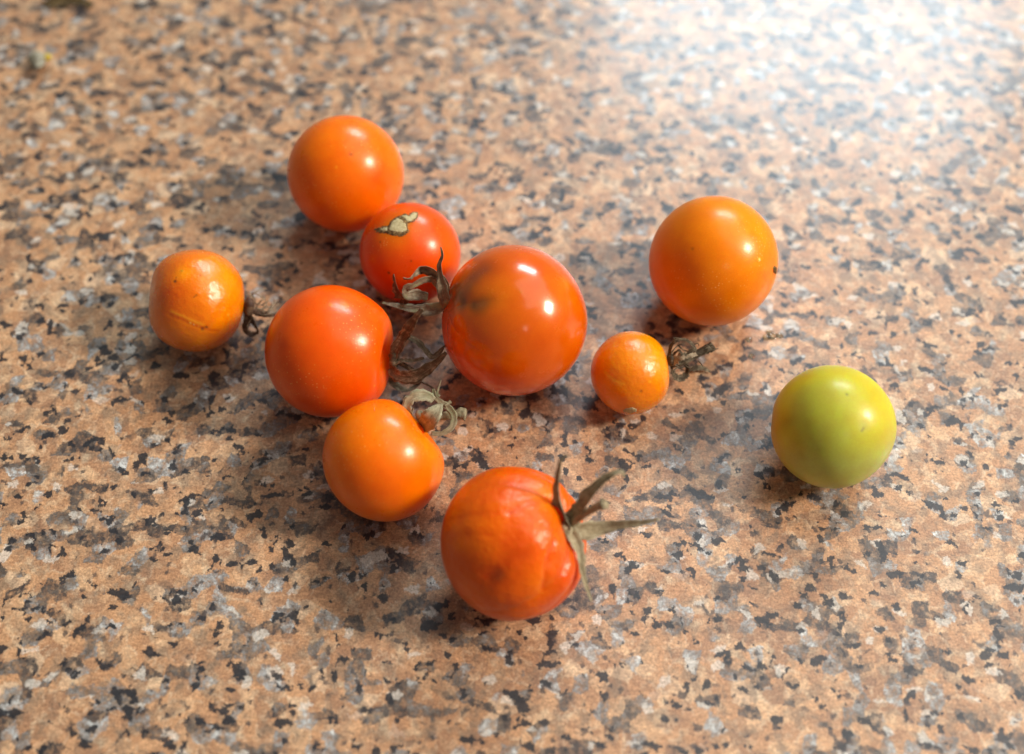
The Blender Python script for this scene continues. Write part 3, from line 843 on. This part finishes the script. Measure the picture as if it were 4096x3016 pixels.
# 7: spread star
m7 = sepal_mat('dry_grey_sepal', (0.13, 0.08, 0.04), (0.34, 0.26, 0.145), (0.56, 0.47, 0.30))
k7 = hub(o7, 1245, 1150, 16.5, t7.ax, 2.2, 1.1, m7, seed=4)
ribbon('sepal', [(1243, 1150, 17, 2.6), (1232, 1120, 20, 2.4), (1224, 1080, 24, 1.5), (1226, 1040, 28, 1.0), (1232, 1008, 31, 0.6), (1245, 1000, 32, 0.3)], m7, k7, roll=0.7, cup=0.8)
ribbon('sepal', [(1245, 1145, 17, 2.4), (1268, 1120, 20, 2.2), (1290, 1085, 23.5, 2.0), (1318, 1058, 26, 1.5), (1345, 1040, 27.5, 1.1), (1362, 1036, 28, 0.7), (1366, 1046, 27.2, 0.35)], m7, k7, roll=0.3, twist=0.5, cup=0.8)
ribbon('sepal', [(1248, 1155, 16.5, 2.4), (1285, 1160, 15.5, 3.0), (1320, 1156, 15.5, 2.2), (1365, 1150, 17, 1.5), (1405, 1146, 18.5, 0.9), (1445, 1138, 20, 0.35)], m7, k7, roll=-0.3, twist=0.9, cup=0.6)
ribbon('sepal', [(1243, 1155, 16.5, 2.4), (1258, 1185, 17, 2.2), (1270, 1215, 16.5, 1.5), (1274, 1250, 15, 1.1), (1284, 1285, 13.5, 0.7), (1296, 1318, 12.5, 0.3)], m7, k7, roll=0.3, cup=0.8)
tube('stem', [(1250, 1148, 17, 1.5), (1275, 1130, 20, 1.3), (1298, 1117, 22.5, 1.25), (1318, 1108, 24.5, 1.4), (1325, 1104, 25.2, 1.9)], m7, k7)

# 3: brown tangle
m3 = sepal_mat('rotten_sepal', (0.02, 0.010, 0.006), (0.075, 0.035, 0.018), (0.26, 0.17, 0.09))
m3s = sepal_mat('straw_fibre', (0.12, 0.075, 0.04), (0.28, 0.2, 0.12), (0.52, 0.42, 0.28))
k3 = hub(o3, 545, 672, 8.5, t3.ax, 1.9, 1.0, m3, seed=5)
tube('stem', [(548, 676, 8.0, 1.2), (570, 689, 6.2, 0.85), (595, 691, 4.6, 0.7), (616, 685, 3.4, 0.6)], m3, k3, rough=0.2)
ribbon('sepal', [(545, 685, 7.5, 1.6), (540, 705, 5.0, 1.6), (538, 725, 2.5, 1.2), (553, 734, 1.2, 1.3), (566, 726, 2.0, 0.8), (556, 708, 3.5, 1.0), (550, 690, 6, 0.8)], m3, k3, roll=0.5, n=34, ragged=0.2)
ribbon('sepal', [(540, 655, 9.5, 1.6), (548, 668, 8.5, 2.0), (560, 680, 6.5, 1.4), (575, 684, 5, 0.7)], m3, k3, roll=0.9, ragged=0.3)
g = random.Random(5)
for a in [((548, 650), (566, 637), (586, 633)), ((552, 660), (556, 650), (560, 664)), ((568, 664), (576, 656), (582, 652)), ((574, 668), (588, 660), (592, 648)),
          ((560, 680), (580, 676), (600, 668)), ((575, 686), (596, 678), (612, 664)), ((570, 682), (590, 684), (604, 672)), ((555, 672), (572, 678), (596, 688)), ((580, 688), (596, 674), (598, 660)), ((548, 640), (552, 654), (560, 668)), ((556, 642), (574, 650), (584, 664)), ((562, 672), (570, 660), (588, 650)), ((566, 688), (584, 690), (606, 680)),
          ((558, 664), (578, 670), (602, 676)), ((546, 690), (560, 700), (556, 716)), ((584, 684), (600, 668), (606, 656)), ((572, 678), (584, 668), (578, 650)), ((550, 700), (542, 716), (552, 728))]:
    z = g.uniform(4.5, 7.5)
    tube('fibre', [(a[0][0], a[0][1], z, 0.28), (a[1][0], a[1][1], z + 0.8, 0.22), (a[2][0], a[2][1], z - 0.6, 0.12)], m3s, k3, n=9, K=6)

# 8: brittle, with stalk
m8 = sepal_mat('brittle_sepal', (0.016, 0.010, 0.006), (0.075, 0.05, 0.026), (0.36, 0.29, 0.18))
k8 = hub(o8, 1470, 788, 7.5, t8.ax, 1.3, 0.8, m8, seed=6)
tube('stem', [(1470, 797, 7.0, 1.8), (1495, 790, 7.2, 1.9), (1515, 780, 7.5, 1.6), (1540, 768, 8.0, 1.5), (1555, 762, 8.2, 1.9), (1562, 758, 8.3, 1.7)], m8, k8, rough=0.16)
ribbon('sepal', [(1470, 785, 7.8, 1.0), (1469, 765, 9.2, 1.0), (1480, 748, 10.4, 0.9), (1500, 745, 10.8, 0.8), (1518, 757, 10.2, 0.9), (1524, 771, 9.2, 0.6)], m8, k8, roll=0.8, ragged=0.25)
ribbon('sepal', [(1475, 795, 7.8, 1.6), (1490, 783, 9.2, 1.7), (1510, 778, 9.4, 1.5), (1526, 776, 9.0, 0.9)], m3s, k8, roll=0.5, ragged=0.22)
ribbon('sepal', [(1474, 780, 8.4, 0.5), (1487, 768, 9.8, 0.5), (1498, 779, 9.4, 0.5), (1515, 768, 10, 1.0), (1520, 760, 10.4, 0.6)], m8, k8, roll=0.6, ragged=0.3)
ribbon('sepal', [(1471, 800, 6.6, 0.7), (1475, 818, 4.5, 1.0), (1485, 829, 2.4, 1.3), (1500, 826, 1.8, 1.3), (1507, 812, 2.6, 1.0), (1503, 796, 5.0, 0.6)], m8, k8, roll=0.6, ragged=0.2, n=32)
for a in [((1480, 747), (1476, 740), (1488, 741)), ((1490, 741), (1502, 746), (1508, 741)), ((1518, 757), (1528, 752), (1532, 758)), ((1530, 790), (1537, 798), (1540, 803)), ((1558, 760), (1568, 765), (1574, 763)), ((1472, 772), (1484, 758), (1500, 752)), ((1478, 800), (1494, 806), (1506, 798)), ((1485, 756), (1500, 768), (1520, 770)), ((1500, 800), (1510, 806), (1518, 802)), ((1474, 812), (1486, 806), (1500, 812))]:
    tube('fibre', [(a[0][0], a[0][1], 9.5, 0.25), (a[1][0], a[1][1], 9.6, 0.22), (a[2][0], a[2][1], 9.2, 0.12)], m8, k8, n=8, K=6)
o = ribbon('dry_scrap', [(1509, 812, 0.5, 0.5), (1520, 808, 0.9, 1.1), (1535, 806, 0.9, 0.9), (1548, 810, 0.7, 0.8), (1556, 816, 0.3, 0.2)], m8, None, roll=0.4, ragged=0.3)
tag(o, 'tiny brown dry scrap lying beside the smallest tomato’s stalk', 'plant scrap')

# ------------------------------------------------------------------ crumbs and drops
# shrivelled little bud with yellow tip, far left
mb = sepal_mat('withered_bud', (0.12, 0.09, 0.05), (0.30, 0.27, 0.19), (0.50, 0.48, 0.40))
p = at(84, 132, 1.8)
e = bpy.data.objects.new('flower_bud', None); COL.objects.link(e); e.location = (p[0], p[1], 0); e.empty_display_size = 0.003
tag(e, 'tiny withered grey flower bud with a yellow tip, blurred at the far left', 'flower bud')
hub(e, 82, 130, 1.9, (0.8, 0.25, 0.3), 1.75, 2.1, mb, 'bud', 2)
YM = NT('yellow_petal'); YM.b.inputs['Base Color'].default_value = (0.52, 0.36, 0.03, 1); YM.b.inputs['Roughness'].default_value = 0.6
hub(e, 103, 126, 2.1, (0.8, 0.25, 0.3), 0.75, 1.1, YM.m, 'petal', 5)
for k in range(3):
    ribbon('sepal', [(70, 138 + 6 * k, 0.7, 0.9), (80, 120 + 12 * k, 2.6 + 0.4 * k, 1.4), (98, 122 + 7 * k, 2.6, 0.5)], mb, e, roll=0.3 * k, n=14)

ml = sepal_mat('dark_scrap', (0.028, 0.018, 0.008), (0.10, 0.065, 0.025), (0.24, 0.16, 0.07))
o = ribbon('dark_scrap', [(98, 12, 0.4, 1.2), (125, 2, 1.0, 3.2), (152, -4, 1.2, 3.6), (180, 2, 0.9, 2.6), (203, 14, 0.3, 0.8)], ml, None, roll=0.3, cup=0.5, ragged=0.25)  # curled dark brown ribbon at the top edge
tag(o, 'curled dark brown scrap cut by the top edge, far left', 'leaf scrap')

# drops of juice by the smooth orange tomato
DR = NT('tomato_juice')
DR.b.inputs['Base Color'].default_value = (1.0, 0.90, 0.70, 1)
DR.b.inputs['Transmission Weight'].default_value = 0.95
DR.b.inputs['Roughness'].default_value = 0.04
DR.b.inputs['IOR'].default_value = 1.34
lab = ['largest of the clear juice drops in the little puddle below the smooth orange tomato', 'left drop of the little juice puddle below the smooth orange tomato',
       'right drop of the little juice puddle below the smooth orange tomato', 'far drop of the little juice puddle below the smooth orange tomato',
       'lone juice drop just left of the little puddle', 'lone juice drop nearest the viewer, below the little puddle']
for i, (x, y, rx, ry, h) in enumerate([(1692, 737, 1.05, 0.8, 0.5), (1680, 739, 0.8, 0.75, 0.42), (1708, 736, 0.75, 0.6, 0.4), (1686, 728, 0.7, 0.5, 0.36), (1641, 745, 0.8, 0.55, 0.36), (1647, 780, 0.75, 0.5, 0.3)]):
    p = at(x, y, 0); verts, faces = [], []
    NA, NB = 24, 8
    for a in range(NB):
        q = a / NB; rr = math.cos(q * math.pi / 2) ** 0.75; zz = math.sin(q * math.pi / 2)
        for j in range(NA):
            ph = 2 * math.pi * j / NA; wv = 1 + 0.10 * math.sin(2 * ph + i) + 0.06 * math.sin(5 * ph + 2 * i)
            verts.append((rx * rr * wv * math.cos(ph) * 0.001, ry * rr * wv * math.sin(ph) * 0.001, h * zz * 0.001 + 0.00002))
    verts.append((0, 0, h * 0.001 + 0.00002)); verts.append((0, 0, 0.00002))
    for a in range(NB - 1):
        for j in range(NA): faces.append((a * NA + j, a * NA + (j + 1) % NA, (a + 1) * NA + (j + 1) % NA, (a + 1) * NA + j))
    for j in range(NA):
        faces.append(((NB - 1) * NA + j, (NB - 1) * NA + (j + 1) % NA, NB * NA)); faces.append(((j + 1) % NA, j, NB * NA + 1))
    me = bpy.data.meshes.new('juice_drop'); me.from_pydata(verts, [], faces); smooth(me)
    o = link('juice_drop', me, DR.m); o.location = (p[0], p[1], 0)
    tag(o, lab[i], 'drop', 'juice drops on the countertop')
